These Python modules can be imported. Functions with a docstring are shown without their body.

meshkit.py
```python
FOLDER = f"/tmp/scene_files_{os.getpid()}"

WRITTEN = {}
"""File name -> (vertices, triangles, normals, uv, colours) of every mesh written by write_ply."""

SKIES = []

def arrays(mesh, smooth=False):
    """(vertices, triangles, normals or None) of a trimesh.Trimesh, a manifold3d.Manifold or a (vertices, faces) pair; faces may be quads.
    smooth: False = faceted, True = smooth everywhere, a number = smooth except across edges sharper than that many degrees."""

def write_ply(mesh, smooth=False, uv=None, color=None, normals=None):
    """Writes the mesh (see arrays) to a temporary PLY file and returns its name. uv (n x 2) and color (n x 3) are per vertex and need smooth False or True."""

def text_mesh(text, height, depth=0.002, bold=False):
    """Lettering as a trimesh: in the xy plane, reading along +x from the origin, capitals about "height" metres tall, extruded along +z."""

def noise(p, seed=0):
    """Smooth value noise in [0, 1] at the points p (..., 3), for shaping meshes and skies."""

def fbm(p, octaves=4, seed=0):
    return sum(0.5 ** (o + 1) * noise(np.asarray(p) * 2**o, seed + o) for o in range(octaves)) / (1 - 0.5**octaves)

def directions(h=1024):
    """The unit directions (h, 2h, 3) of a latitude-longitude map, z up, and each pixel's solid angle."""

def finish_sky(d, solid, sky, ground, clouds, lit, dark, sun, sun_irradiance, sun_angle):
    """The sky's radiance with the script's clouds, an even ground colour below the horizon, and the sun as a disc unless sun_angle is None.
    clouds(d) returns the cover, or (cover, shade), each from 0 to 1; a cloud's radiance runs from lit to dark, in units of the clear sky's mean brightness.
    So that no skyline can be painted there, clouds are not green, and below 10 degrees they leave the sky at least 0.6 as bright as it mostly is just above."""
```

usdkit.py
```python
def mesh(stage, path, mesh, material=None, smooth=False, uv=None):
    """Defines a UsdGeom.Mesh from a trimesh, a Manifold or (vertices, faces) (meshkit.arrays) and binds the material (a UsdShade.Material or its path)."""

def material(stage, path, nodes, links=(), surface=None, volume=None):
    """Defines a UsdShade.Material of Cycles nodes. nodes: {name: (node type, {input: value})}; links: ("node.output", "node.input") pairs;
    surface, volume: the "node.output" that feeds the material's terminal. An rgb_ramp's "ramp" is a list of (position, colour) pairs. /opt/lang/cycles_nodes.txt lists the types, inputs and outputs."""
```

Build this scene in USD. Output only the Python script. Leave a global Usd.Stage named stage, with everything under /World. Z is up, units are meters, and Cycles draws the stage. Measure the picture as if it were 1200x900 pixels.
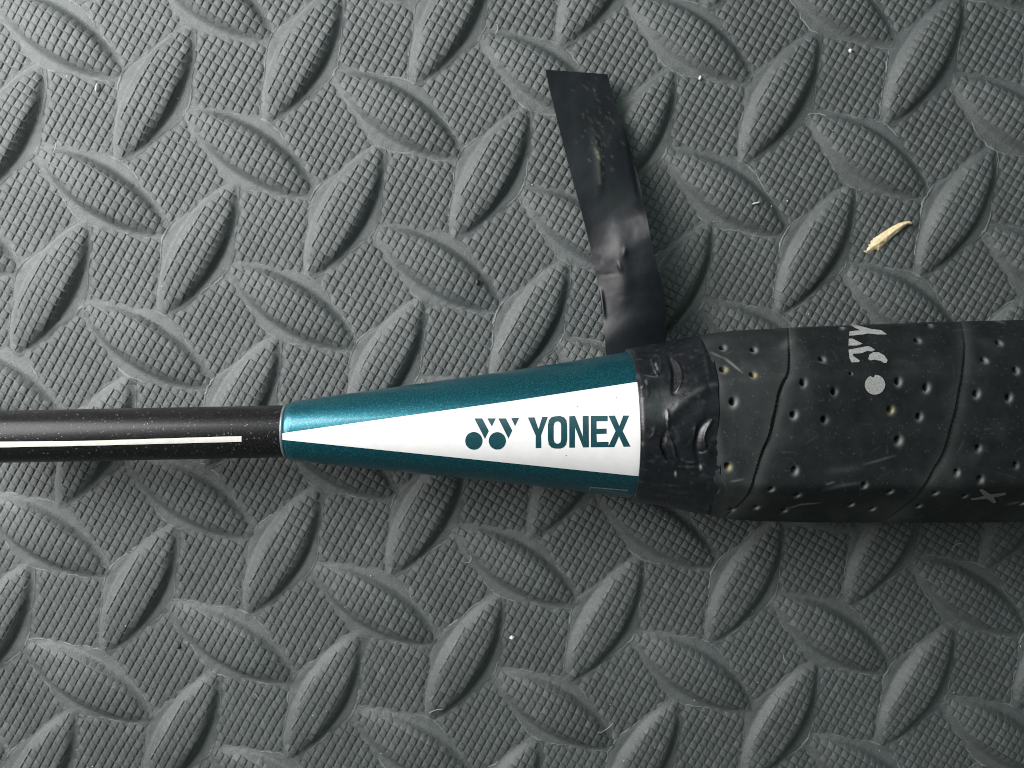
import math, random, sys
import numpy as np, trimesh, shapely
from shapely.geometry import Polygon, Point, LineString
from shapely import affinity
from scipy.spatial import cKDTree
sys.path.insert(0, '/opt/lang')
import usdkit, meshkit
from pxr import Usd, UsdGeom, UsdLux, UsdShade, Sdf, Gf, Vt

T = Sdf.ValueTypeNames
rng = np.random.default_rng(7)
stage = Usd.Stage.CreateInMemory()
UsdGeom.SetStageUpAxis(stage, 'Z'); UsdGeom.SetStageMetersPerUnit(stage, 1.0)
UsdGeom.Xform.Define(stage, '/World'); UsdGeom.Scope.Define(stage, '/World/Looks')
MM = 0.001

# ------------------------------------------------------------------ camera, lamps, exposure
FPX, DIST = 1037.0, 140.0                    # focal length in pixels of a 1200 px wide frame; height above the mat in mm
AX, AY = 6.15354659e-02, 3.46426509e-02      # slight tilt of the phone
def rot_xy(ax, ay):
    cx, sx, cy, sy = math.cos(ax), math.sin(ax), math.cos(ay), math.sin(ay)
    return np.array([[1, 0, 0], [0, cx, -sx], [0, sx, cx]]) @ np.array([[cy, 0, sy], [0, 1, 0], [-sy, 0, cy]])
RC = rot_xy(AX, AY).T                         # columns: camera right, up, back in the mat's frame
EYE = RC @ np.array([0, 0, DIST])
cam = UsdGeom.Camera.Define(stage, '/World/camera')
cam.CreateHorizontalApertureAttr(36.0); cam.CreateVerticalApertureAttr(27.0)
cam.CreateFocalLengthAttr(36.0 * FPX / 1200)
cam.CreateClippingRangeAttr(Gf.Vec2f(0.005, 20.0))
M4 = np.eye(4); M4[:3, :3] = RC; M4[:3, 3] = EYE * MM
cam.AddTransformOp().Set(Gf.Matrix4d(*M4.T.ravel().tolist()))
cam.CreateExposureAttr(0.0)

def lamp(name, pos, target, w, h, intensity, color):
    l = UsdLux.RectLight.Define(stage, '/World/' + name)
    l.CreateWidthAttr(w); l.CreateHeightAttr(h); l.CreateIntensityAttr(intensity); l.CreateColorAttr(Gf.Vec3f(*color))
    pos, target = np.array(pos, float), np.array(target, float)
    b = pos - target; b /= np.linalg.norm(b)
    r = np.cross([0, 0, 1.0], b); r /= np.linalg.norm(r)
    u = np.cross(b, r)
    m = np.eye(4); m[:3, 0], m[:3, 1], m[:3, 2], m[:3, 3] = r, u, b, pos
    l.AddTransformOp().Set(Gf.Matrix4d(*m.T.ravel().tolist()))
lamp('window_light', (-0.205, 0.10, 0.145), (-0.02, 0.0, 0.0), 0.20, 0.16, 15.5, (1.0, 0.96, 0.965))
lamp('ceiling_light', (-0.16, 0.30, 0.52), (0, 0, 0), 0.45, 0.30, 1.7, (0.76, 1.0, 0.96))
dome = UsdLux.DomeLight.Define(stage, '/World/room_light')
dome.CreateIntensityAttr(0.045); dome.CreateColorAttr(Gf.Vec3f(0.85, 1.0, 0.95))

def fbm(p, seed=0): return 2 * meshkit.fbm(p, 4, seed) - 1       # about -0.5 .. 0.5
def noise(p, seed=0): return 2 * meshkit.noise(p, seed) - 1
# ------------------------------------------------------------------ pixel <-> place
def rays(px):
    px = np.atleast_2d(np.asarray(px, float))
    d = np.c_[(px[:, 0] - 600) / FPX, (450 - px[:, 1]) / FPX, -np.ones(len(px))] @ RC.T
    return d / np.linalg.norm(d, axis=1, keepdims=True)
def at(px, z=0.0):
    d = rays(px); t = (np.asarray(z, float) - EYE[2]) / d[:, 2]
    return EYE + d * t[:, None]
def pix(P):
    q = (np.asarray(P, float) - EYE) @ RC
    return np.c_[600 - FPX * q[:, 0] / q[:, 2], 450 + FPX * q[:, 1] / q[:, 2]]

# ------------------------------------------------------------------ writing meshes
used = {}
def fresh(parent, name):
    k = used.get((parent, name), 0); used[(parent, name)] = k + 1
    return f'{parent}/{name}' + (f'_{k:03d}' if k else '')
def set_props(prim, **kw):
    for k, v in kw.items():
        if v: prim.SetCustomDataByKey(k, v)
def thing(name, **kw):
    x = UsdGeom.Xform.Define(stage, fresh('/World', name)); set_props(x.GetPrim(), **kw); return str(x.GetPath())
def vnormals(v, f):
    n = np.zeros_like(v); fn = np.cross(v[f[:, 1]] - v[f[:, 0]], v[f[:, 2]] - v[f[:, 0]])
    for k in range(3): np.add.at(n, f[:, k], fn)
    return n / np.maximum(np.linalg.norm(n, axis=1, keepdims=True), 1e-30)
def put(parent, name, v, f, mat, smooth=True, normals=None, attrs=None, **kw):
    """One Mesh prim; v in mm."""
    path = fresh(parent, name)
    v, f = np.asarray(v, float), np.asarray(f, int)
    if f.shape[1] == 4: f = np.vstack([f[:, [0, 1, 2]], f[:, [0, 2, 3]]])
    if smooth is True or normals is not None:
        n = vnormals(v, f) if normals is None else normals
        m = UsdGeom.Mesh.Define(stage, path)
        m.CreatePointsAttr(Vt.Vec3fArray.FromNumpy((v * MM).astype(np.float32)))
        m.CreateFaceVertexCountsAttr(Vt.IntArray.FromNumpy(np.full(len(f), 3, np.int32)))
        m.CreateFaceVertexIndicesAttr(Vt.IntArray.FromNumpy(f.astype(np.int32).ravel()))
        m.CreateSubdivisionSchemeAttr('none')
        m.CreateNormalsAttr(Vt.Vec3fArray.FromNumpy(n.astype(np.float32))); m.SetNormalsInterpolation('vertex')
        for k, a in (attrs or {}).items():
            UsdGeom.PrimvarsAPI(m).CreatePrimvar(k, T.FloatArray, 'vertex').Set(Vt.FloatArray.FromNumpy(np.asarray(a, np.float32)))
        UsdShade.MaterialBindingAPI.Apply(m.GetPrim()).Bind(mat)
    else:
        m = usdkit.mesh(stage, path, trimesh.Trimesh(v * MM, f, process=False), mat, smooth=smooth)
    set_props(m.GetPrim(), **kw)
    return path
def grid_faces(nr, nc, wrap=False):
    c = nc if wrap else nc - 1
    i, j = np.meshgrid(np.arange(nr - 1), np.arange(c), indexing='ij')
    a, b = i * nc + j, i * nc + (j + 1) % nc
    return np.stack([a, b, b + nc, a + nc], -1).reshape(-1, 4)
def quads(f): return np.vstack([f[:, [0, 1, 2]], f[:, [0, 2, 3]]])
def submesh(v, f, n, keep):
    f = f[keep]; u, inv = np.unique(f, return_inverse=True)
    return v[u], inv.reshape(-1, 3), n[u], u
def seg_dist(p, line):
    """distance of points to a polyline, and the signed side."""
    best = np.full(len(p), 1e9); side = np.zeros(len(p)); par = np.zeros(len(p))
    line = np.asarray(line, float); L = np.r_[0, np.cumsum(np.linalg.norm(np.diff(line, axis=0), axis=1))]
    for k in range(len(line) - 1):
        a, d = line[k], line[k + 1] - line[k]
        t = np.clip(((p - a) @ d) / (d @ d), 0, 1)
        q = p - a - t[:, None] * d; r = np.hypot(q[:, 0], q[:, 1]); w = r < best
        best[w] = r[w]; side[w] = np.sign(d[0] * q[w, 1] - d[1] * q[w, 0]); par[w] = (L[k] + t[w] * (L[k + 1] - L[k])) / L[-1]
    return best, side, par
def sstep(a, b, x):
    t = np.clip((x - a) / (b - a), 0, 1); return t * t * (3 - 2 * t)

# ------------------------------------------------------------------ materials
def mat(name, nodes, links, surface='p.BSDF'):
    return usdkit.material(stage, '/World/Looks/' + name, nodes, links, surface=surface)
def grainy(name, c1, c2, rough, scale=900.0, fine=5000.0, bump=0.00004, spec=0.5, strength=1.0, **p):
    return mat(name, {
        'g': ('geometry', {}), 'n': ('noise_texture', {'scale': scale, 'detail': 5.0, 'roughness': 0.65}), 'nb': ('noise_texture', {'scale': fine, 'detail': 3.0, 'roughness': 0.7}),
        'r': ('rgb_ramp', {'ramp': [(0.3, c1), (0.7, c2)]}), 'b': ('bump', {'distance': bump, 'strength': strength}),
        'p': ('principled_bsdf', {'roughness': rough, 'specular_ior_level': spec, **p})},
        [('g.position', 'n.vector'), ('g.position', 'nb.vector'), ('n.fac', 'r.fac'), ('r.color', 'p.base_color'), ('nb.fac', 'b.height'), ('b.normal', 'p.normal')])
def foam(name, base, dusty, rough):
    """closed-cell foam: grey with faint broad tone changes, fine grain and pale dust held by the attribute 'dust'."""
    return mat(name, {
        'g': ('geometry', {}), 'n': ('noise_texture', {'scale': 60.0, 'detail': 6.0, 'roughness': 0.7}), 'n2': ('noise_texture', {'scale': 4200.0, 'detail': 4.0, 'roughness': 0.75}),
        'nr': ('rgb_ramp', {'ramp': [(0.3, [c * 0.82 for c in base]), (0.7, [c * 1.2 for c in base])]}),
        'gr': ('rgb_ramp', {'ramp': [(0.3, (0.5, 0.5, 0.5)), (0.7, (1.5, 1.5, 1.5))]}),
        'm1': ('mix', {'mix_type': 'multiply', 'fac': 1.0}), 'a': ('attribute', {'attribute': 'dust'}),
        'd': ('mix', {'color2': dusty}), 'isl': ('geometry', {}),
        'b': ('bump', {'distance': 0.00014, 'strength': 0.9}),
        'p': ('principled_bsdf', {'roughness': rough, 'specular_ior_level': 0.7})},
        [('g.position', 'n.vector'), ('g.position', 'n2.vector'), ('n.fac', 'nr.fac'), ('n2.fac', 'gr.fac'), ('nr.color', 'm1.color1'), ('gr.color', 'm1.color2'),
         ('m1.color', 'd.color1'), ('a.fac', 'd.fac'), ('d.color', 'p.base_color'), ('n2.fac', 'b.height'), ('b.normal', 'p.normal')])
MAT_FOAM = foam('grey_foam', (0.080, 0.0915, 0.0895), (0.24, 0.26, 0.255), 0.46)
MAT_PAINT = mat('teal_metallic_paint', {
    'g': ('geometry', {}), 'n': ('white_noise_texture', {}), 'mp': ('vector_math', {'math_type': 'scale', 'scale': 9000.0}), 'fl': ('vector_math', {'math_type': 'floor'}),
    'r': ('rgb_ramp', {'ramp': [(0.0, (0.003, 0.062, 0.092)), (0.8, (0.005, 0.10, 0.128)), (1.0, (0.03, 0.2, 0.22))]}),
    'n2': ('noise_texture', {'scale': 6000.0, 'detail': 2.0}), 'b': ('bump', {'distance': 0.00002, 'strength': 0.5}),
    'p': ('principled_bsdf', {'metallic': 0.7, 'roughness': 0.4, 'coat_weight': 0.35, 'coat_roughness': 0.15})},
    [('g.position', 'mp.vector1'), ('mp.vector', 'fl.vector1'), ('fl.vector', 'n.vector'), ('n.value', 'r.fac'), ('r.color', 'p.base_color'), ('g.position', 'n2.vector'), ('n2.fac', 'b.height'), ('b.normal', 'p.normal')])
MAT_BEAD = grainy('clear_lacquer_edge', (0.12, 0.16, 0.18), (0.2, 0.25, 0.27), 0.3, metallic=0.4)
MAT_SHAFT = mat('black_graphite_gloss', {
    'g': ('geometry', {}), 'n': ('white_noise_texture', {}), 'mp': ('vector_math', {'math_type': 'scale', 'scale': 7000.0}), 'fl': ('vector_math', {'math_type': 'floor'}),
    'r': ('rgb_ramp', {'ramp': [(0.0, (0.004, 0.004, 0.0045)), (0.6, (0.009, 0.009, 0.009)), (0.985, (0.02, 0.02, 0.02)), (1.0, (0.2, 0.2, 0.19))]}),
    'n2': ('noise_texture', {'scale': 5000.0, 'detail': 2.0}), 'b': ('bump', {'distance': 0.00002, 'strength': 0.5}),
    'p': ('principled_bsdf', {'roughness': 0.35, 'specular_ior_level': 0.18, 'coat_weight': 0.06, 'coat_roughness': 0.15})},
    [('g.position', 'mp.vector1'), ('mp.vector', 'fl.vector1'), ('fl.vector', 'n.vector'), ('n.value', 'r.fac'), ('r.color', 'p.base_color'), ('g.position', 'n2.vector'), ('n2.fac', 'b.height'), ('b.normal', 'p.normal')])
MAT_WHITE = grainy('white_print', (0.76, 0.75, 0.74), (0.84, 0.83, 0.82), 0.4, scale=500, bump=0.000006)
MAT_LOGO = grainy('dark_teal_print', (0.004, 0.035, 0.05), (0.01, 0.07, 0.085), 0.35, scale=3000, bump=0.000008)
MAT_STRIPE = grainy('ivory_print', (0.62, 0.6, 0.55), (0.75, 0.73, 0.68), 0.45, bump=0.00001)
MAT_SILVER = grainy('worn_grey_print', (0.2, 0.205, 0.2), (0.42, 0.42, 0.41), 0.5, scale=4500, bump=0.00002)
MAT_LINE = grainy('pale_sticker_edge', (0.1, 0.12, 0.13), (0.3, 0.32, 0.33), 0.5, scale=3000)
def worn(name, base, rough, dusty, bump=0.00005, coat=0.0, spec=0.5, vary=1.0):
    return mat(name, {
        'g': ('geometry', {}), 'n': ('noise_texture', {'scale': 350.0, 'detail': 6.0, 'roughness': 0.7}), 'n2': ('noise_texture', {'scale': 4000.0, 'detail': 4.0, 'roughness': 0.7}),
        'nr': ('rgb_ramp', {'ramp': [(0.3, [c * 0.7 for c in base]), (0.75, [c * 1.5 for c in base])]}),
        'rr': ('rgb_ramp', {'ramp': [(0.25, (rough - 0.1 * vary,) * 3), (0.75, (rough + 0.15 * vary,) * 3)]}),
        'a': ('attribute', {'attribute': 'dust'}), 'y': ('attribute', {'attribute': 'foam'}), 'd': ('mix', {'color2': dusty}), 'e': ('mix', {'color2': (0.42, 0.36, 0.1)}),
        'b': ('bump', {'distance': bump, 'strength': 0.7}), 'p': ('principled_bsdf', {'coat_weight': coat, 'coat_roughness': 0.25, 'specular_ior_level': spec})},
        [('g.position', 'n.vector'), ('g.position', 'n2.vector'), ('n.fac', 'nr.fac'), ('n.fac', 'rr.fac'), ('rr.color', 'p.roughness'), ('nr.color', 'd.color1'), ('a.fac', 'd.fac'),
         ('d.color', 'e.color1'), ('y.fac', 'e.fac'), ('e.color', 'p.base_color'), ('n2.fac', 'b.height'), ('b.normal', 'p.normal')])
MAT_GRIP = worn('worn_black_grip', (0.009, 0.0108, 0.011), 0.6, (0.25, 0.27, 0.265), spec=0.26)
MAT_COLLAR = worn('black_vinyl_tape', (0.006, 0.007, 0.009), 0.3, (0.28, 0.28, 0.27), bump=0.00003)
MAT_TAPE = worn('black_tape_end', (0.004, 0.005, 0.007), 0.37, (0.15, 0.15, 0.115), bump=0.00001, spec=0.3, vary=0.15)
MAT_STRAW = grainy('dry_straw', (0.58, 0.45, 0.23), (0.78, 0.67, 0.45), 0.6, scale=1800, fine=3000, bump=0.00004)
MAT_PALE = grainy('pale_crumb', (0.55, 0.55, 0.5), (0.75, 0.75, 0.7), 0.7, bump=0.00005)
MAT_DARK = grainy('dark_crumb', (0.02, 0.018, 0.015), (0.06, 0.05, 0.04), 0.6, bump=0.00005)
MAT_FIBRE = grainy('pale_fibre', (0.4, 0.4, 0.36), (0.6, 0.6, 0.55), 0.6)

# ------------------------------------------------------------------ the foam mat with its raised treads
V1, V2 = np.array([22.643785, 5.98312577]), np.array([6.11659158, -23.6558557])
O0 = np.array([-54.7849095, 44.5730312])
def unit(a): return np.array([math.cos(a), math.sin(a)])
tips = at([(223, 32), (142, 187), (447, 172), (365, 325), (960, 40), (870, 190), (585, 697), (497, 843)])[:, :2]
ds = tips[0::2] - tips[1::2]
A1 = float(np.mean(np.arctan2(ds[:, 1], ds[:, 0])))           # the "/" treads
tips2 = at([(218, 133), (367, 230), (147, 40 + 137), (197, 275)])[:, :2]
A2 = A1 - math.pi / 2 - math.radians(3.0)                      # the "\" treads
AG = A1                                                       # the studs' grid follows the "/" treads
LL, WW, WM, HT = 12.0, 3.75, 5.5, 1.3
X0, X1, Y0, Y1 = -135.0, 135.0, -110.0, 110.0
treads = []
for i in range(-12, 14):
    for j in range(-12, 14):
        for k, (o, a) in enumerate(((0.0, A1), (0.5, A2))):
            c = O0 + V1 * (i + o) + V2 * (j + o)
            if X0 - 13 < c[0] < X1 + 13 and Y0 - 13 < c[1] < Y1 + 13: treads.append((c[0], c[1], a))
treads = np.array(treads)
tread_h = np.random.default_rng(3).uniform(0.9, 1.1, len(treads))
ttree = cKDTree(treads[:, :2])
def relief(P):
    """height of the moulded surface without its studs, the tread each point belongs to (or -1), how far it may carry studs and how much pale dust it holds."""
    h = np.full(len(P), 0.0); who = np.full(len(P), -1); stud = np.ones(len(P)); dust = np.zeros(len(P))
    _, near = ttree.query(P, k=6)
    wob = fbm(np.c_[P * 0.35, np.zeros(len(P))], 3)
    for q in range(6):
        t = treads[near[:, q]]
        d = P - t[:, :2]; ca, sa = np.cos(t[:, 2]), np.sin(t[:, 2])
        u, v = d[:, 0] * ca + d[:, 1] * sa, -d[:, 0] * sa + d[:, 1] * ca
        un = np.clip(np.abs(u) / LL, 0, 1)
        w = WW * (1 - un ** 2) ** 0.9
        wm = np.maximum(WM * np.cos(np.pi / 2 * np.clip(np.abs(u) / (LL + 1.1), 0, 1)) ** 2, w * 1.02 + 0.55 * (np.abs(u) < LL + 0.7)) * (np.abs(u) < LL + 1.1)
        e = w - np.abs(v)
        top = np.maximum(HT * tread_h[near[:, q]] * (1 - 1.2 * un ** 2), 0.15) - 0.012 * v ** 2
        fl = 1.25 * np.minimum(e, (LL - np.abs(u)) * 0.9)
        k_ = 0.24
        hh = -k_ * np.log(np.exp(-np.clip(fl, -8, 8) / k_) + np.exp(-top / k_))
        hh = np.maximum(hh, 0) + 0.1
        ins = (fl > 0) & (np.abs(u) < LL)
        mar = (np.abs(v) < wm + 0.12 * wob) & (np.abs(u) < LL + 1.1)
        m = sstep(0.0, 0.35, wm + 0.12 * wob - np.abs(v)) * 0.10 * (np.abs(u) < LL + 1.1)
        h = np.where(ins, np.maximum(h, hh), np.maximum(h, m))
        who = np.where(ins, near[:, q], who)
        s_in = sstep(top * 0.5, top * 0.75 + 0.1, e) * sstep(0.4, 1.4, LL - np.abs(u))
        s_in = np.maximum(s_in, 0.35 * ins * sstep(0.2, 0.5, e))
        stud = np.where(ins, s_in, np.minimum(stud, np.where(mar, 0.0, np.where(np.abs(u) < LL + 1.1, sstep(0.0, 0.35, np.abs(v) - wm), 1.0))))
        dust = np.maximum(dust, np.where(mar & ~ins, 0.16, 0.0)) * np.where(ins, 0.0, 1.0) + ins * 0.0
    return h, who, stud, np.clip(dust, 0, 1)
STEP = 0.4
gx, gy = np.arange(X0, X1 + 0.01, STEP), np.arange(Y0, Y1 + 0.01, STEP)
GX, GY = np.meshgrid(gx, gy); P2 = np.c_[GX.ravel(), GY.ravel()]
h0, who0, _, dust0 = relief(P2)
h0 = h0 + 0.03 * fbm(np.c_[P2 * 1.6, np.zeros(len(P2))], 5) * (1 + (dust0 > 0)) + 0.5 * 0.25 * noise(np.c_[P2 * 0.03, np.zeros(len(P2))], 9)
dust0 = np.clip(dust0 * (0.7 + 0.6 * fbm(np.c_[P2 * 0.9, np.ones(len(P2))], 8)), 0, 1)
base_v = np.c_[P2, h0]; base_f = quads(grid_faces(len(gy), len(gx))); base_n = vnormals(base_v, base_f)
from scipy.interpolate import RegularGridInterpolator
H = RegularGridInterpolator((gy, gx), h0.reshape(len(gy), len(gx)), bounds_error=False, fill_value=0.0)
def ground(P): P = np.atleast_2d(P); return H(np.c_[P[:, 1], P[:, 0]])
fwho = who0[base_f]; fw = np.where((fwho[:, 0] == fwho[:, 1]) & (fwho[:, 1] == fwho[:, 2]), fwho[:, 0], -1)
# studs: little pillows on a square grid
PITCH = 1.225
ca, sa = math.cos(AG), math.sin(AG); RG = np.array([[ca, -sa], [sa, ca]])
ii, jj = np.meshgrid(np.arange(-145, 146), np.arange(-145, 146), indexing='ij')
C = np.c_[ii.ravel(), jj.ravel()] * PITCH
C = C + 0.05 * np.c_[noise(np.c_[C * 0.12, np.zeros(len(C))], 3), noise(np.c_[C * 0.12, np.zeros(len(C))], 4)] * 3 + rng.normal(0, 0.022, C.shape)
Cw = C @ RG.T
ok = (Cw[:, 0] > X0 + 1) & (Cw[:, 0] < X1 - 1) & (Cw[:, 1] > Y0 + 1) & (Cw[:, 1] < Y1 - 1)
Cw = Cw[ok]
_, cwho, cst, _ = relief(Cw)
keep = cst > 0.08; Cw, cwho = Cw[keep], cwho[keep]
tt = np.array([-0.465, -0.385, 0.385, 0.465]) * PITCH
LU, LV = np.meshgrid(tt, tt, indexing='ij'); loc = np.c_[LU.ravel(), LV.ravel()]
edge = (np.abs(loc).max(1) > 0.4 * PITCH)
SV = (Cw[:, None, :] + (loc * 1.0)[None] @ RG.T)
SP = SV.reshape(-1, 2)
_, swho, sst, _ = relief(SP)
hs = ground(SP)
amp = np.repeat(0.21 * rng.uniform(0.78, 1.12, len(Cw)), 16)
tone = np.repeat(np.clip(rng.normal(0.03, 0.05, len(Cw)), 0, 0.2) + (rng.random(len(Cw)) < 0.02) * 0.15, 16)
top = ~np.tile(edge, len(Cw))
sz = hs + np.where(top, amp * np.clip(sst, 0, 1) + 0.02, -0.05) - np.where(sst < 0.02, 0.12, 0)
SV3 = np.c_[SP, sz]
sf1 = quads(grid_faces(4, 4)); sf1 = sf1[:, ::-1]
if np.cross(np.r_[loc[sf1[0][1]] - loc[sf1[0][0]], 0], np.r_[loc[sf1[0][2]] - loc[sf1[0][0]], 0])[2] < 0: sf1 = sf1[:, ::-1]
SF = (np.arange(len(Cw)) * 16)[:, None, None] + sf1[None]
SN = vnormals(SV3, SF.reshape(-1, 3))
mat_path = thing('foam_mat', label='dark grey foam floor mat with raised tread pattern under the racket', kind='structure')
tk = np.array([(abs(t[0]) < 100 and abs(t[1]) < 80) for t in treads])
own = set(np.nonzero(tk)[0].tolist())
field = np.array([(x < 0) or (x not in own) for x in range(-1, len(treads))])
v, f, n, u = submesh(base_v, base_f, base_n, field[fw + 1])
# the mat's edge and underside
put(mat_path, 'mat_surface', v, f, MAT_FOAM, normals=n, attrs={'dust': dust0[u]})
bx = trimesh.creation.box((X1 - X0, Y1 - Y0, 9.0)); bx.apply_translation(((X0 + X1) / 2, (Y0 + Y1) / 2, -4.9))
put(mat_path, 'mat_core', bx.vertices, bx.faces, MAT_FOAM, smooth=False)
sel = field[cwho + 1]
def studs(idx): return np.concatenate([np.arange(16) + 16 * i for i in idx]), SF[idx].reshape(-1, 3)
def stud_mesh(idx):
    vi = (idx[:, None] * 16 + np.arange(16)).ravel(); f = (np.arange(len(idx)) * 16)[:, None, None] + sf1[None]
    return SV3[vi], f.reshape(-1, 3), SN[vi], tone[vi]
fv, ff, fn, ft = stud_mesh(np.nonzero(sel)[0])
put(mat_path, 'square_studs', fv, ff, MAT_FOAM, normals=fn, attrs={'dust': ft}, kind='stuff')
for t in sorted(own):
    v, f, n, u = submesh(base_v, base_f, base_n, fw == t)
    if len(f) == 0: continue
    idx = np.nonzero(cwho == t)[0]
    sv, sf, sn, st = stud_mesh(idx)
    put(mat_path, 'tread', np.vstack([v, sv]), np.vstack([f, sf + len(v)]), MAT_FOAM, normals=np.vstack([n, sn]), attrs={'dust': np.r_[dust0[u] * 0, st]})
# thin moulding lips that run round each tread's smooth border
lv, lf, off = [], [], 0
for (cx_, cy_, a_) in treads:
    if abs(cx_) > 105 or abs(cy_) > 85: continue
    for s in (-1, 1):
        uu = np.linspace(-LL + 0.4, LL - 0.4, 70)
        ww = np.maximum(WM * np.cos(np.pi / 2 * np.abs(uu) / (LL + 1.1)) ** 2, WW * (1 - np.clip(np.abs(uu) / LL, 0, 1) ** 2) ** 0.9 * 1.02 + 0.55) * s
        ww = ww + 0.07 * rng.normal(0, 1, len(uu))
        p = np.c_[uu, ww] @ np.array([[math.cos(a_), math.sin(a_)], [-math.sin(a_), math.cos(a_)]]) + (cx_, cy_)
        rad = (0.045 + 0.06 * (1 - np.abs(uu) / LL)) * np.clip(0.7 + 1.1 * noise(np.c_[p * 0.5, np.full(len(p), s * 1.0)], 12) + rng.normal(0, 0.25, len(p)), 0.0, 1.8)
        z = ground(p) + 0.05 + rad * 0.6
        tg = np.gradient(p, axis=0); tg /= np.linalg.norm(tg, axis=1, keepdims=True); nn = np.c_[-tg[:, 1], tg[:, 0]]
        ring = []
        for q, zz in ((-1.2, -0.25), (0, 0), (1.2, -0.25)):
            ring.append(np.c_[p + nn * (q * rad)[:, None], z + zz * (rad > 0) * 0.6])
        lv.append(np.stack(ring, 1).reshape(-1, 3)); f = quads(grid_faces(len(p), 3)); lf.append(f + off); off += len(p) * 3
put(mat_path, 'moulded_lip', np.vstack(lv), np.vstack(lf)[:, ::-1], MAT_FOAM, attrs={'dust': np.full(off, 0.6)}, kind='stuff')

# ------------------------------------------------------------------ the racket's axis and its surfaces of (s, angle)
ZA, ZB = 11.4, 14.3
PA, PB = at([(-60, 513.0)], ZA)[0], at([(1290, 487.0)], ZB)[0]
LEN = np.linalg.norm(PB - PA); EX = (PB - PA) / LEN
EY = np.cross([0, 0, 1.0], EX); EY /= np.linalg.norm(EY); EZ = np.cross(EX, EY)
ax_s = np.linspace(0, LEN, 2000); ax_px = pix(PA + ax_s[:, None] * EX)[:, 0]
def s_at(px): return np.interp(px, ax_px, ax_s)
def half(px, hp):                                              # half width in px of the outline at px -> radius in mm
    P = PA + s_at(px) * EX; return hp * np.linalg.norm(P - EYE) / math.hypot(FPX, px - 600) * 0.985
CONE = np.array([(334, 34.0), (400, 42.5), (470, 50.8), (540, 59.5), (600, 67.0), (670, 76.5), (735, 86.5), (760, 88.0)])
cone_s = np.array([s_at(p) for p, _ in CONE]); cone_r = np.array([half(p, h) for p, h in CONE])
R_SHAFT = half(160, 31.0)
GRIP = np.array([(738, 88.5), (760, 91.5), (790, 98), (815, 103.5), (835, 107), (870, 110), (950, 113), (1100, 116), (1290, 117)])
grip_s = np.array([s_at(p) for p, _ in GRIP]); grip_r = np.array([half(p, h) for p, h in GRIP])
def r_cone(s, a): return np.interp(s, cone_s, cone_r) + 0 * a
def r_shaft(s, a): return np.full(np.broadcast(s, a).shape, R_SHAFT)
FA = np.radians([0, 45, 90, 135, 180, 225, 270, 315]); FD = np.array([1.0, 1.04, 0.93, 1.04, 1.0, 1.04, 0.93, 1.04])
def octo(a):
    c = np.maximum(np.cos(a[..., None] - FA), 0) / FD
    return (c ** 55).sum(-1) ** (-1 / 55)
def r_grip(s, a):
    R = np.interp(s, grip_s, grip_r); m = sstep(s_at(745), s_at(860), s)
    return R * (1 - m + m * octo(np.asarray(a, float)) * 0.985)
def on(s, a, r): return PA + s[:, None] * EX + r[:, None] * (np.cos(a)[:, None] * EY + np.sin(a)[:, None] * EZ)
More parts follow.
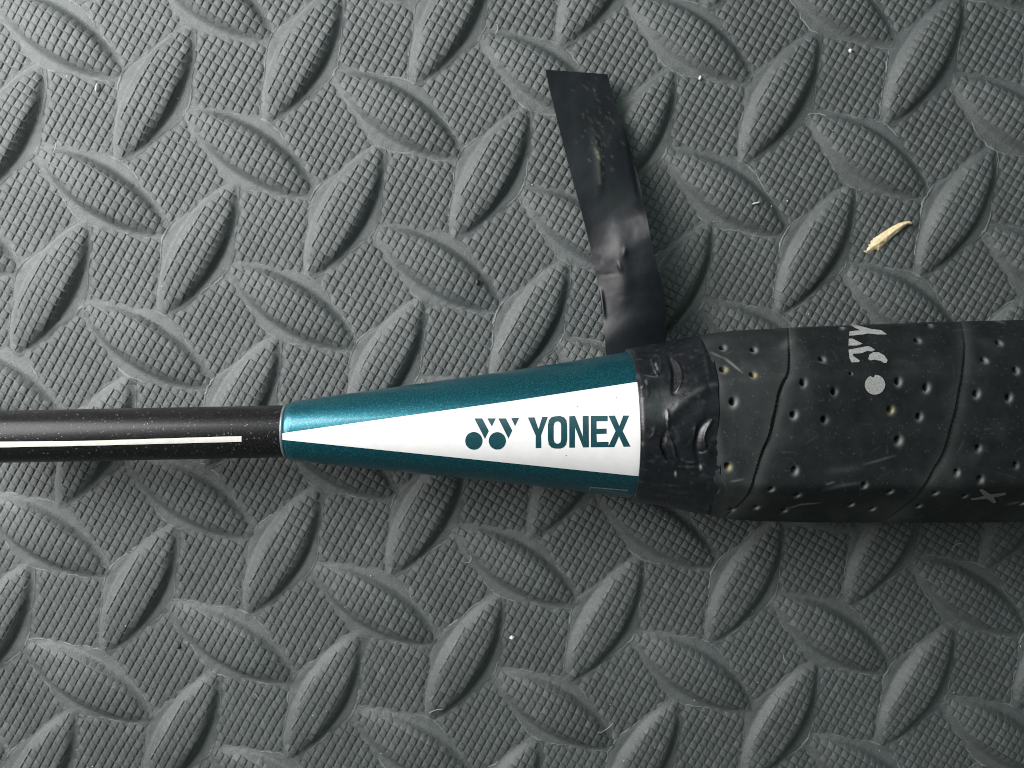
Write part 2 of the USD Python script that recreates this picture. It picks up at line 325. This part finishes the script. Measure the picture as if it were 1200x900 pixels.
def hit(px, R):
    """where the camera ray of each pixel meets the surface radius = R(s, a): s, a."""
    d = rays(px); o = EYE - PA
    # march from the closest approach plane outwards: bisect between the camera side and the axis plane
    ex, ey, ez = d @ EX, d @ EY, d @ EZ; ox, oy, oz = o @ EX, o @ EY, o @ EZ
    t1 = -(oy * ey + oz * ez) / (ey ** 2 + ez ** 2); t0 = t1 - 22.0
    for _ in range(50):
        t = (t0 + t1) / 2; s = ox + t * ex; y = oy + t * ey; z = oz + t * ez
        inside = np.hypot(y, z) < R(s, np.arctan2(z, y))
        t1 = np.where(inside, t, t1); t0 = np.where(inside, t0, t)
    return s, np.arctan2(z, y)
def tri_poly(poly, size):
    out_v, out_f, off = [], [], 0
    for g in getattr(poly, 'geoms', [poly]):
        v, f = trimesh.creation.triangulate_polygon(g, engine='earcut')
        v3, f3 = trimesh.remesh.subdivide_to_size(np.c_[v, np.zeros(len(v))], f, size, max_iter=14)
        m = trimesh.Trimesh(v3, f3, process=True)
        out_v.append(m.vertices[:, :2]); out_f.append(m.faces + off); off += len(m.vertices)
    return np.vstack(out_v), np.vstack(out_f)
def decal(parent, name, poly, R, lift, material, size=5.0, **kw):
    """a thin layer of print that follows the surface R, with its edge turned down onto it."""
    v, f = tri_poly(poly, size)
    a, b, c = v[f[:, 0]], v[f[:, 1]], v[f[:, 2]]
    flip = ((b - a)[:, 0] * (c - a)[:, 1] - (b - a)[:, 1] * (c - a)[:, 0]) > 0      # pixel y runs down
    f[flip] = f[flip][:, ::-1]
    s, an = hit(v, R); r = R(s, an)
    top_v, low = on(s, an, r + lift), on(s, an, r - 0.02)
    e = np.sort(np.vstack([f[:, [0, 1]], f[:, [1, 2]], f[:, [2, 0]]]), 1); ed = np.vstack([f[:, [0, 1]], f[:, [1, 2]], f[:, [2, 0]]])
    _, inv, cnt = np.unique(e, axis=0, return_inverse=True, return_counts=True); bd = ed[cnt[inv.ravel()] == 1]
    n = len(v); top_n = vnormals(top_v, f)
    side = np.vstack([np.c_[bd[:, 1], bd[:, 0], bd[:, 0] + n], np.c_[bd[:, 1], bd[:, 0] + n, bd[:, 1] + n]])
    v, f, nn, _ = submesh(np.vstack([top_v, low]), np.vstack([f, side]), np.vstack([top_n, top_n]), slice(None))
    return put(parent, name, v, f, material, normals=nn, **kw)
def px_poly(pts, ox=0, oy=0, k=1.0): return Polygon([(ox + x / k, oy + y / k) for x, y in pts])
def lathe_part(parent, name, s, r, material, sides=240, **kw):
    s, r = np.asarray(s, float), np.asarray(r, float)
    a = np.arange(sides) * 2 * np.pi / sides
    S, A = np.repeat(s, sides), np.tile(a, len(s)); v = on(S, A, np.repeat(r, sides))
    return put(parent, name, v, quads(grid_faces(len(s), sides, True))[:, ::-1], material, **kw)

racket = thing('badminton_racket', label='badminton racket handle with black shaft, teal cone and worn black grip lying across the mat', category='badminton racket')
# shaft
sh = lathe_part(racket, 'shaft', np.r_[np.linspace(0, s_at(345), 60)], np.full(60, R_SHAFT), MAT_SHAFT)
decal(sh, 'white_stripe', px_poly([(-59, 518.2), (100, 516.6), (283, 511.0), (283, 517.6), (100, 522.3), (-59, 525.4)]), r_shaft, 0.02, MAT_STRIPE, size=8)
# cone
c0 = s_at(338); rc = cone_r[0]
pr = [(c0 - 0.05, R_SHAFT * 0.9), (c0 - 0.05, rc - 0.75)] + [(c0 + 0.6 - 0.65 * math.cos(t), rc - 0.75 + 0.8 * math.sin(t)) for t in np.linspace(0.1, 1.45, 9)]
ss = np.linspace(c0 + 0.8, s_at(752), 90); pr += [(s, float(r_cone(np.array([s]), np.zeros(1))[0])) for s in ss]
cone = lathe_part(racket, 'cone', [p[0] for p in pr], [p[1] for p in pr], MAT_PAINT, sides=300)
tor = [(c0 - 0.16 + 0.28 * math.cos(t), rc - 0.45 + 0.28 * math.sin(t)) for t in np.linspace(0, 2 * np.pi, 13)]
lathe_part(cone, 'lacquer_bead', [p[0] for p in tor], [p[1] for p in tor], MAT_BEAD, sides=200)
decal(cone, 'white_panel', px_poly([(331, 507.6), (600, 470.0), (762, 445.3), (762, 559.3), (600, 542.8), (331, 515.3)]), r_cone, 0.025, MAT_WHITE, size=5)
K, OX, OY = 4.0, 540, 380
def lg(pts): return px_poly(pts, OX, OY, K)
LIFT = 0.05
for cx_, cy_, r_ in ((61, 546, 40.5), (171, 546, 40)):
    decal(cone, 'logo_dot', affinity.scale(Point(OX + cx_ / K, OY + cy_ / K).buffer(r_ / K, 24), 1, 1.02), r_cone, LIFT, MAT_LOGO, size=4)
for b in ([(63, 441), (100, 441), (131, 500), (113, 537)], [(175, 441), (211, 441), (241, 498), (223, 535)]): decal(cone, 'logo_bar', lg(b), r_cone, LIFT, MAT_LOGO, size=4)
for b in ([(124, 441), (164, 441), (145, 479)], [(236, 440), (273, 439), (254, 478)]): decal(cone, 'logo_wedge', lg(b), r_cone, LIFT, MAT_LOGO, size=4)
Y_ = [(314, 437), (345, 436), (364, 492), (381, 435), (408, 434), (376, 520), (377, 579), (351, 580), (351, 522)]
O_ = lg([(408, 475), (412, 450), (424, 436), (442, 431), (466, 430), (484, 436), (495, 450), (498, 475), (498, 540), (494, 562), (483, 576), (466, 582), (442, 582), (424, 577), (412, 563), (408, 540)]).difference(
    lg([(435, 476), (439, 462), (448, 456), (458, 456), (467, 462), (470, 476), (470, 540), (467, 553), (458, 559), (448, 559), (439, 553), (435, 540)]))
N_ = [(508, 431), (535, 430), (572, 527), (571, 430), (599, 430), (600, 576), (573, 577), (535, 482), (534, 578), (508, 578)]
E_ = [(609, 430), (688, 429), (688, 454), (636, 455), (636, 490), (683, 489), (683, 513), (636, 514), (637, 552), (692, 551), (692, 575), (610, 576)]
X_ = [(692, 429), (722, 428), (743, 478), (761, 428), (789, 428), (758, 500), (795, 573), (763, 574), (741, 525), (719, 575), (690, 575), (725, 501)]
for w in (lg(Y_), O_, lg(N_), lg(E_), lg(X_)): decal(cone, 'letter', w, r_cone, LIFT, MAT_LOGO, size=4)
for w in ([(690, 577), (692, 571), (735, 574.5)],): decal(cone, 'sticker_edge', LineString(w).buffer(0.55), r_cone, 0.03, MAT_LINE, size=5)
for x, y in ((676.5, 476.5), (663.5, 533.5), (752 - 30, 466)): decal(cone, 'paint_chip', Point(x, y).buffer(0.55), r_cone, 0.04, MAT_DARK, size=3)

# ------------------------------------------------------------------ tape collar and perforated overgrip: fine skins pressed, creased and pierced where the photo shows it
def skin(s0, s1, ds, sides):
    s = np.arange(s0, s1 + ds / 2, ds)
    a = np.linspace(0, 2 * np.pi, sides, endpoint=False)
    S, A = np.repeat(s, sides), np.tile(a, len(s)); r = r_grip(S, A)
    return s, S, A, r, pix(on(S, A, r + 0.15)), np.sin(A) > -0.35
def noise_on(S, A, k, seed, oct_=4): return fbm(np.c_[S * k, np.cos(A) * 12 * k, np.sin(A) * 12 * k], seed)
# collar
s, S, A, r, px, vis = skin(s_at(736.5), s_at(818), 0.12, 620)
h = 0.30 + 0.05 * noise_on(S, A, 0.35, 3); dust = np.zeros(len(S))
h -= 0.12 * sstep(s_at(741), s_at(736.5), S)
def chaikin(l, k=2):
    l = np.asarray(l, float)
    for _ in range(k):
        l = np.vstack([l[:1]] + [np.vstack([0.75 * a + 0.25 * b, 0.25 * a + 0.75 * b]) for a, b in zip(l[:-1], l[1:])] + [l[-1:]])
    return l
def crease(line, width, height, spread=None):
    global h
    line = chaikin(line); d, sd, par = seg_dist(px[vis], line); e = np.exp(-(d / (width * 0.95)) ** 2) * np.sin(np.pi * np.clip(par, 0.02, 0.98)) ** 0.35
    h[vis] += 0.55 * height * e
def cc(pts): return [(720 + x / 3.4625, 360 + y / 3.4625) for x, y in pts]
crease(cc([(205, 470), (250, 410), (310, 360), (385, 320)]), 9, 0.55)
crease(cc([(225, 205), (245, 260), (240, 345)]), 3.2, -0.75); crease(cc([(232, 205), (272, 250), (272, 310), (245, 348)]), 1.6, 0.35)
crease(cc([(110, 200), (190, 190), (188, 270), (170, 285), (120, 275)]), 1.3, 0.22)
crease(cc([(150, 210), (160, 250), (175, 280)]), 1.4, 0.45); crease(cc([(130, 300), (112, 325)]), 1.1, 0.35)
crease(cc([(205, 515), (190, 560), (210, 605), (235, 630)]), 2.2, -0.8); crease(cc([(215, 510), (240, 560), (245, 610), (300, 632), (330, 628)]), 1.4, 0.5)
crease(cc([(372, 455), (340, 500), (330, 570), (345, 630)]), 4.0, -0.7); crease(cc([(395, 460), (362, 510), (362, 560), (385, 600)]), 1.7, 0.5)
crease(cc([(330, 480), (322, 540)]), 1.6, 0.3)
crease(cc([(235, 660), (300, 690), (365, 690)]), 6.0, -0.55); crease(cc([(230, 650), (345, 648)]), 1.5, 0.25)
crease(cc([(110, 715), (200, 722), (380, 740)]), 2.4, 0.35); crease(cc([(120, 760), (390, 800)]), 3, -0.3)
crease(cc([(215, 420), (218, 500)]), 1.6, 0.25); crease(cc([(330, 110), (365, 190), (382, 280)]), 3.0, 0.3)
crease(cc([(100, 400), (115, 560), (108, 700)]), 3.5, -0.15)
for q in range(26):
    x, y = rng.uniform(755, 832), rng.uniform(400, 590); an = rng.uniform(0.9, 2.2)
    crease([(x, y), (x + 9 * math.cos(an), y + 9 * math.sin(an)), (x + 15 * math.cos(an + 0.4), y + 15 * math.sin(an + 0.4))], rng.uniform(1.2, 3), rng.normal(0, 0.12))
for (x, y, q) in ((768, 429, 1.0), (769.5, 433, 0.9), (791.5, 555, 1.0), (820.5, 547, 1.0), (757, 449, 0.6), (752.5, 470, 0.25), (753, 520, 0.25)):
    dust[vis] = np.maximum(dust[vis], q * np.exp(-(((px[vis, 0] - x) / 1.2) ** 2 + ((px[vis, 1] - y) / 2.4) ** 2)))
dust = np.clip(dust + 0.16 * sstep(0.1, 0.45, noise_on(S, A, 0.8, 21)) * sstep(s_at(741), s_at(736), S) + 0.05 * sstep(0.15, 0.5, noise_on(S, A, 1.5, 22)), 0, 0.9)
S = S + (0.35 * noise(np.c_[np.cos(A) * 2.2, np.sin(A) * 2.2, A * 0], 15) + 0.07 * noise(np.c_[np.cos(A) * 9, np.sin(A) * 9, A * 0], 16)) * sstep(s_at(795), s_at(818), S)
h = h + 0.06 * sstep(s_at(808), s_at(817), S) * noise(np.c_[np.cos(A) * 4, np.sin(A) * 4, A * 0], 17) - 0.2 * sstep(s_at(800), s_at(818), S)
v = on(S, A, r + h)
lip = on(S[-620:], A[-620:], r[-620:] - 0.4); lip0 = on(S[:620], A[:620], r[:620] - 1.2)
vv = np.vstack([lip0, v, lip]); dd = np.r_[dust[:620] * 0 + 0.25, dust, dust[-620:] * 0]
put(racket, 'tape_collar', vv, quads(grid_faces(len(s) + 2, 620, True))[:, ::-1], MAT_COLLAR, attrs={'dust': dd, 'foam': dd * 0})
# overgrip
HOLES = [(846.5, 407.7, 1), (882.5, 410, 1), (847, 433, 1.15), (881.7, 439, 1), (858.5, 470.7, 1.25), (962.7, 421, 1), (941, 448, 1.05), (977, 458.7, 1.05), (929.7, 485.7, 1.1), (965.7, 491.7, 1.1),
         (946, 382, 1), (984.5, 384, 1), (852.5, 546.5, 1.1), (931, 551, 1), (836.5, 574, 1), (903.5, 573.5, 0.95), (934, 580, 1), (886, 594.5, .9), (919, 598, .9), (997, 591, .9), (857, 597, .9),
         (1043, 480, 1.05), (1076.5, 488, 1.05), (1052, 515.6, 1.2), (1146, 525, 1), (1121, 553.6, 0.9), (1148.5, 561.5, 1), (1096, 578, .95), (1042.5, 576, .95), (1012.4, 568.7, 1), (1130, 581, .9),
         (1076.5, 593, .9), (1022, 596, .9), (1198, 589, .9), (964, 421, 0), (1052, 447, 1), (1084.7, 454, 1.1), (1074.7, 399, 1), (1088, 381, 1), (1152.7, 422, 1), (1170, 402, 1), (1190, 433.7, .95),
         (1144, 461, 1.05), (1181.5, 465.5, 1.05), (997, 438, 0.4), (1216, 520, 1), (1224, 482, 1), (1240, 440, 1), (1190, 545, 0.9), (1225, 560, 1)]
HOLES = [h_ for h_ in HOLES if h_[2] > 0]
SEAMS = [[(922, 370), (924, 386), (925, 402), (926, 419), (924.5, 437), (917, 450.5), (911, 470), (906.5, 497), (902, 512), (894.5, 530), (886, 555), (882, 574), (866, 594), (850, 606)],
         [(1126, 368), (1126.6, 377), (1132, 406), (1128, 441), (1122, 475), (1113, 511), (1103.4, 540), (1094.7, 549.7), (1086, 568.7), (1065.4, 591), (1040, 610)]]
s, S, A, r, px, vis = skin(s_at(808), LEN, 0.135, 660)
h = 0.06 + 0.035 * noise_on(S, A, 0.3, 31) + 0.012 * noise_on(S, A, 1.6, 32)
dust = np.zeros(len(S)); yel = np.zeros(len(S)); pv = px[vis]
hv, dv, yv = h[vis].copy(), dust[vis].copy(), yel[vis].copy()
for q, line in enumerate(SEAMS):
    line = chaikin(line); d, sd, par = seg_dist(pv, line)
    left = pv[:, 0] < np.interp(pv[:, 1], line[:, 1], line[:, 0])
    hv += np.where(left, 0.05 * np.exp(-d / 10), -0.42 * np.exp(-d / 12)) * np.sin(np.pi * par) ** 1.2
    wid = (0.75 if q else 1.1) * (0.35 + np.sin(np.pi * np.clip(par * 1.0, 0, 1)) ** 1.2) * (0.8 + 0.35 * np.sin(par * 41))
    hv -= 0.6 * sstep(1.3, 0.45, d / np.maximum(wid, .3)) * (0.6 if q else 0.9) * (0.25 + 0.75 * np.sin(np.pi * par))
    dv += 0.10 * np.where(left, 0.4, 1.0) * np.exp(-(d / 9) ** 2)
for (x, y, q) in HOLES:
    w = np.hypot(pv[:, 0] - x, pv[:, 1] - y) < 16; k = np.nonzero(w)[0]
    sx, an = hit([(x, y)], r_grip); c3 = on(sx, an, r_grip(sx, an))[0]
    P3 = on(S[vis][k], A[vis][k], r[vis][k]); t3 = P3 - c3; dx, dy = t3 @ EX, t3 @ np.cross(EZ * 0 + (math.cos(an[0]) * EY + math.sin(an[0]) * EZ), EX)
    dd_ = np.hypot(dx * 1.12, dy * 0.95)
    R0 = 0.34 * q
    hv[k] -= 1.25 * sstep(R0 * 1.15, R0 * 0.6, dd_) + 0.07 * np.exp(-(dd_ / (R0 * 2.1)) ** 2)
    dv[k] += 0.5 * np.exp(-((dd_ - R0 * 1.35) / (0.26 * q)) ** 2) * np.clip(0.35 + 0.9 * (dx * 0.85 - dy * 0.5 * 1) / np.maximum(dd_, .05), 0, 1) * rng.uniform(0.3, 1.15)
    if (x, y) in ((847, 433), (852.5, 546.5), (881.7, 439), (1043, 480)): yv[k] += 0.6 * np.exp(-(np.hypot(dx - 0.18, dy + 0.12) / 0.33) ** 2)
def scratch(line, w, q):
    global dv
    d, _, par = seg_dist(pv, line); dv += q * np.exp(-(d / w) ** 2) * np.sin(np.pi * np.clip(par, 0.03, 0.97)) ** 0.5
scratch([(849, 419), (858, 426), (870, 436)], 1.3, 0.5); scratch([(832, 412), (848, 419)], 1.2, 0.25)
scratch([(968, 569), (978, 565)], 0.9, 0.35); scratch([(919, 598), (938, 592), (962, 590)], 0.8, 0.35); scratch([(966, 575), (985, 570), (1010, 566)], 2, 0.15)
scratch([(1012, 545), (1050, 534)], 1.2, 0.2); scratch([(856, 565), (872, 562)], 1.0, 0.3); scratch([(970, 553), (1010, 548)], 4, 0.08); scratch([(1180, 592), (1200, 588)], 1.4, 0.25)
scratch([(1154, 370), (1178, 378)], 1.6, 0.3); scratch([(1044, 373), (1060, 378)], 1.8, 0.3); scratch([(914, 409), (930, 396)], 5, 0.16)
scratch([(838, 490), (846, 560)], 5, 0.12); scratch([(836, 420), (846, 470)], 6, 0.10)
for q in range(70):
    x, y = rng.uniform(840, 1230), rng.uniform(385, 600); an = rng.choice([0.1, 1.3, -0.6]) + rng.normal(0, 0.4); l = rng.uniform(3, 18)
    scratch([(x, y), (x + l * math.cos(an), y + l * math.sin(an)), (x + 1.5 * l * math.cos(an + .05), y + 1.5 * l * math.sin(an + .05))], rng.uniform(0.4, 0.8), rng.uniform(0.02, 0.09))
h[vis], dust[vis], yel[vis] = hv, dv, yv
dust = np.clip(dust + 0.05 * sstep(0.0, 0.4, noise_on(S, A, 0.16, 41)) + 0.12 * sstep(0.42, 0.52, noise_on(S, A, 3.5, 42)) + 0.03 * sstep(s_at(900), s_at(840), S), 0, 0.95)
grip = put(racket, 'overgrip', on(S, A, r + h), quads(grid_faces(len(s), 660, True))[:, ::-1], MAT_GRIP, attrs={'dust': dust, 'foam': np.clip(yel, 0, 1)})
def r_skin(s_, a_): return r_grip(s_, a_) + 0.11
def g3(pts): return px_poly(pts, 960, 360, 7.5)
for b in ([(268, 150), (310, 155), (395, 178), (460, 195), (545, 205), (590, 238), (520, 238), (430, 230), (370, 240), (262, 250), (268, 215), (370, 205), (310, 178)], [(260, 280), (290, 278), (378, 322), (330, 336), (258, 336)],
          [(258, 376), (425, 345), (450, 352), (490, 376), (470, 388), (425, 384), (375, 405), (290, 412), (300, 432), (355, 470), (350, 482), (285, 485), (268, 450)],
          [(432, 455), (440, 420), (475, 397), (520, 398), (570, 425), (600, 468), (590, 490), (565, 488), (540, 470), (490, 462), (450, 468)]):
    decal(grip, 'printed_mark', g3(b).buffer(0), r_skin, 0.06, MAT_SILVER, size=3)
decal(grip, 'printed_dot', affinity.scale(Point(960 + 490 / 7.5, 360 + 682 / 7.5).buffer(11.8), 1, 0.97).difference(Point(960 + 470 / 7.5, 360 + 598 / 7.5).buffer(2.6)), r_skin, 0.06, MAT_SILVER, size=4)
def g7(pts): return px_poly(pts, 1010, 480, 6.316)
decal(grip, 'scuffed_cross', g7([(868, 594), (895, 588), (955, 628), (1060, 612), (1070, 628), (975, 650), (995, 685), (975, 692), (925, 658), (815, 668), (805, 658), (905, 640)]).buffer(0), r_skin, 0.05, grainy('dull_scuff', (0.06, 0.06, 0.055), (0.17, 0.165, 0.15), 0.7, scale=3000), size=3)

# the loose end of the tape, peeled off and sticking out behind the collar
TL = [(639.5, 81.5), (645, 108), (652.5, 138), (663, 180), (671, 210), (678.5, 237), (685, 262), (692.5, 292), (699, 324), (703, 348), (706.5, 372), (709.5, 405), (712, 450)]
TR = [(712, 87), (717.5, 110), (724, 132), (730.5, 144), (738, 174), (747, 204), (753, 230), (757.5, 252), (763, 280), (769.5, 309), (776.5, 336), (781, 375), (781, 450)]
TZ = [(2.7, 2.7), (2.9, 3.0), (3.3, 3.3), (3.7, 3.6), (4.2, 4.0), (4.6, 4.6), (4.7, 5.6), (4.6, 7.2), (4.6, 7.9), (4.8, 7.9), (5.2, 7.6), (6.0, 7.2), (6.0, 6.4)]
from scipy.interpolate import PchipInterpolator
kk = np.arange(len(TL)); NV, NU = 150, 44
vv = np.linspace(0, len(TL) - 1, NV)
Ls, Rs, Zs = (PchipInterpolator(kk, np.array(q, float))(vv) for q in (TL, TR, TZ))
uu = np.linspace(0, 1, NU)
PX = Ls[:, None, :] * (1 - uu[None, :, None]) + Rs[:, None, :] * uu[None, :, None]
Z = Zs[:, :1] * (1 - uu[None]) + Zs[:, 1:] * uu[None]
Z = Z + 0.3 * (1 - (2 * uu[None] - 1) ** 2) * sstep(0, 8, vv)[:, None]
pf = PX.reshape(-1, 2); zf = Z.ravel()
def bend(line, w, q):
    global zf
    d, _, par = seg_dist(pf, line); zf = zf + q * np.exp(-(d / w) ** 2) * np.sin(np.pi * np.clip(par, 0.04, 0.96)) ** 0.5
bend([(724, 268), (728, 300), (731, 325), (732, 350)], 10, 0.24); bend([(700, 321), (710, 322), (722, 320)], 2.2, -0.04); 
bend([(700, 300), (712, 300), (722, 298)], 10, 0.06); bend([(733, 290), (732, 300)], 1.8, 0.12); bend([(725, 308), (728, 318)], 1.8, 0.16); bend([(703, 300), (705, 308)], 1.8, -0.06)
bend([(696, 150), (701, 180), (703, 225)], 4.5, 0.1); bend([(735, 150), (744, 200), (752, 240)], 3.0, -0.12); bend([(704, 340), (708, 372)], 1.6, 0.35)
zf = zf + 0.08 * fbm(np.c_[pf * 0.03, np.zeros(len(pf))], 51) + 0.008 * fbm(np.c_[pf * 0.25, np.zeros(len(pf))], 52)
tv = at(pf, zf); tf = quads(grid_faces(NV, NU)); tn = vnormals(tv, tf)
if tn[:, 2].mean() < 0: tf = tf[:, ::-1]; tn = -tn
dust = np.zeros(len(pf))
for q in range(60):
    x, y = rng.normal(702, 13), rng.normal(150, 32); an = rng.uniform(0.3, 1.9); l = rng.uniform(1, 5)
    d, _, _ = seg_dist(pf, [(x, y), (x + l * math.cos(an), y + l * math.sin(an))]); dust = np.maximum(dust, rng.uniform(0.08, 0.35) * np.exp(-(d / rng.uniform(0.5, 1.0)) ** 2))
d, _, _ = seg_dist(pf, [(698, 174), (702, 186)]); dust = np.maximum(dust, 0.75 * np.exp(-(d / 2.4) ** 2) * (0.6 + 0.8 * noise(np.c_[pf * 0.6, np.zeros(len(pf))], 5)))
d, _, _ = seg_dist(pf, [(701, 190), (703, 215)]); dust = np.maximum(dust, 0.25 * np.exp(-(d / 1.8) ** 2))
low = tv - tn * 0.22; N_ = len(tv)
i0 = np.arange(NU); j0 = np.arange(NV) * NU
def wall(a): return np.vstack([np.c_[a[:-1], a[1:], a[1:] + N_], np.c_[a[:-1], a[1:] + N_, a[:-1] + N_]])
W = np.vstack([wall(i0)[:, ::-1], wall(i0 + (NV - 1) * NU), wall(j0), wall(j0 + NU - 1)[:, ::-1]])
put(racket, 'loose_tape_end', np.vstack([tv, low]), np.vstack([tf, tf[:, ::-1] + N_, W]), MAT_TAPE, normals=np.vstack([tn, -tn]), attrs={'dust': np.clip(np.r_[dust, dust * 0], 0, 1), 'foam': np.zeros(2 * N_)})

# ------------------------------------------------------------------ small litter on the mat
def pillow(poly, height, size=0.12):
    """a closed lump over an outline in mm (flat below, rounded above)."""
    v, f = tri_poly(poly, size)
    d = shapely.distance(shapely.points(v), poly.boundary)
    z = height * np.sqrt(np.clip(d / d.max(), 0, 1))
    return v, f, z
def litter(name, px_pts, height, material, z0=0.27, tilt=(0, 0), **kw):
    w = at(px_pts)[:, :2]; poly = Polygon(w).buffer(0)
    v, f, z = pillow(poly, height)
    a, b, c = v[f[:, 0]], v[f[:, 1]], v[f[:, 2]]
    fl = ((b - a)[:, 0] * (c - a)[:, 1] - (b - a)[:, 1] * (c - a)[:, 0]) < 0; f[fl] = f[fl][:, ::-1]
    c0 = v.mean(0); g = float(np.max(ground(v))) + z0 - 0.05
    base = g + (v - c0) @ np.array(tilt)
    top_v = np.c_[v, base + z + 0.05 * noise(np.c_[v * 4, np.zeros(len(v))], 6) * (z > 0)]; low = np.c_[v, base - 0.12 * (z > 0)]
    n = len(v)
    e = np.vstack([f[:, [0, 1]], f[:, [1, 2]], f[:, [2, 0]]]); k = np.sort(e, 1); _, inv, cnt = np.unique(k, axis=0, return_inverse=True, return_counts=True); bd = e[cnt[inv.ravel()] == 1]
    side = np.vstack([np.c_[bd[:, 1], bd[:, 0], bd[:, 0] + n], np.c_[bd[:, 1], bd[:, 0] + n, bd[:, 1] + n]])
    return put('/World', name, np.vstack([top_v, low]), np.vstack([f, f[:, ::-1] + n, side]), material, smooth=50, **kw)
def c4(pts):                                                     # a little stouter, as it curls round
    a = np.array(pts, float) / 12 + (990, 240); c = a.mean(0); n = np.array([0.46, 0.89])
    return a + 0.22 * ((a - c) @ n)[:, None] * n
litter('straw_husk', c4([(250, 655), (300, 590), (345, 548), (345, 520), (450, 455), (560, 388), (650, 330), (740, 282), (820, 255), (890, 243), (922, 262), (915, 280), (860, 290), (810, 325), (760, 372), (690, 425), (620, 485), (550, 550), (490, 605), (465, 632), (430, 620), (340, 668), (290, 672)]),
       0.75, MAT_STRAW, tilt=(0.10, 0.05), label='small pale yellow splinter of dry straw lying on the mat', category='straw')
def blob(x, y, rx, ry, a=0.0):
    t = np.linspace(0, 2 * np.pi, 14)[:-1]; k = 1 + 0.18 * rng.normal(0, 1, 13).clip(-1, 1)
    return [(x + rx * k[i] * math.cos(t[i]) * math.cos(a) - ry * k[i] * math.sin(t[i]) * math.sin(a), y + rx * k[i] * math.cos(t[i]) * math.sin(a) + ry * k[i] * math.sin(t[i]) * math.cos(a)) for i in range(13)]
litter('crumb', blob(115, 103, 3.0, 5.2), 0.6, MAT_PALE, label='white oblong crumb between two treads near the upper left corner', category='crumb')
litter('crumb', blob(559.5, 331, 2.4, 4.4), 0.4, MAT_DARK, label='tiny dark brown crumb on a tread above the cone', category='crumb')
litter('crumb', blob(210, 757, 2.6, 3.0), 0.5, MAT_DARK, label='black speck of grit beside a tread below the shaft', category='crumb')
litter('crumb', blob(600, 747, 3.0, 2.4), 0.35, MAT_PALE, label='small white crumb below the cone, between two treads', category='crumb')
litter('fibre', blob(882, 240, 4.6, 1.4, -0.3), 0.3, MAT_FIBRE, label='short pale fibre on the mat right of the loose tape', category='fibre')
litter('crumb', blob(820, 92, 1.8, 2.6), 0.3, MAT_PALE, label='tiny white speck right of the free end of the tape', category='crumb')
litter('crumb', blob(996, 60, 2.2, 2.6), 0.35, MAT_PALE, label='tiny white speck at the top of the mat, up from the straw', category='crumb')
sp_v, sp_f, off = [], [], 0
ico = trimesh.creation.icosphere(1, 1.0)
for q in range(150):
    x, y = rng.uniform(-10, 1210), rng.uniform(-10, 910)
    w = at([(x, y)])[0, :2]; r_ = rng.choice([0.06, 0.08, 0.11], p=[.6, .3, .1])
    sp_v.append(ico.vertices * r_ * rng.uniform(0.6, 1.3, 3) + (w[0], w[1], ground(w)[0] + 0.24)); sp_f.append(ico.faces + off); off += len(ico.vertices)
for q in range(9):
    x, y = rng.uniform(30, 1170), rng.choice([rng.uniform(20, 330), rng.uniform(640, 880)]); a0 = rng.uniform(0, 6.28); L = rng.uniform(8, 26); n_ = 14
    t = np.linspace(0, 1, n_); a = a0 + 1.6 * rng.normal() * t; pts = np.c_[x + np.cumsum(np.cos(a)) * L / n_, y + np.cumsum(np.sin(a)) * L / n_]
    w = at(pts)[:, :2]; zz = ground(w) + 0.28; zz = np.maximum(zz, np.convolve(np.pad(zz, 2, mode='edge'), np.ones(5) / 5, 'valid')); ring = []
    tg = np.gradient(w, axis=0); tg /= np.linalg.norm(tg, axis=1, keepdims=True); nn = np.c_[-tg[:, 1], tg[:, 0]]
    for b in np.arange(5) * 2 * np.pi / 5: ring.append(np.c_[w + nn * 0.028 * np.cos(b), zz + 0.028 * np.sin(b)])
    sp_v.append(np.stack(ring, 1).reshape(-1, 3)); sp_f.append(quads(grid_faces(n_, 5, True))[:, ::-1] + off); off += n_ * 5
put('/World', 'dust_specks', np.vstack(sp_v), np.vstack(sp_f), MAT_PALE, label='fine pale dust specks scattered over the grey mat', category='dust', kind='stuff')
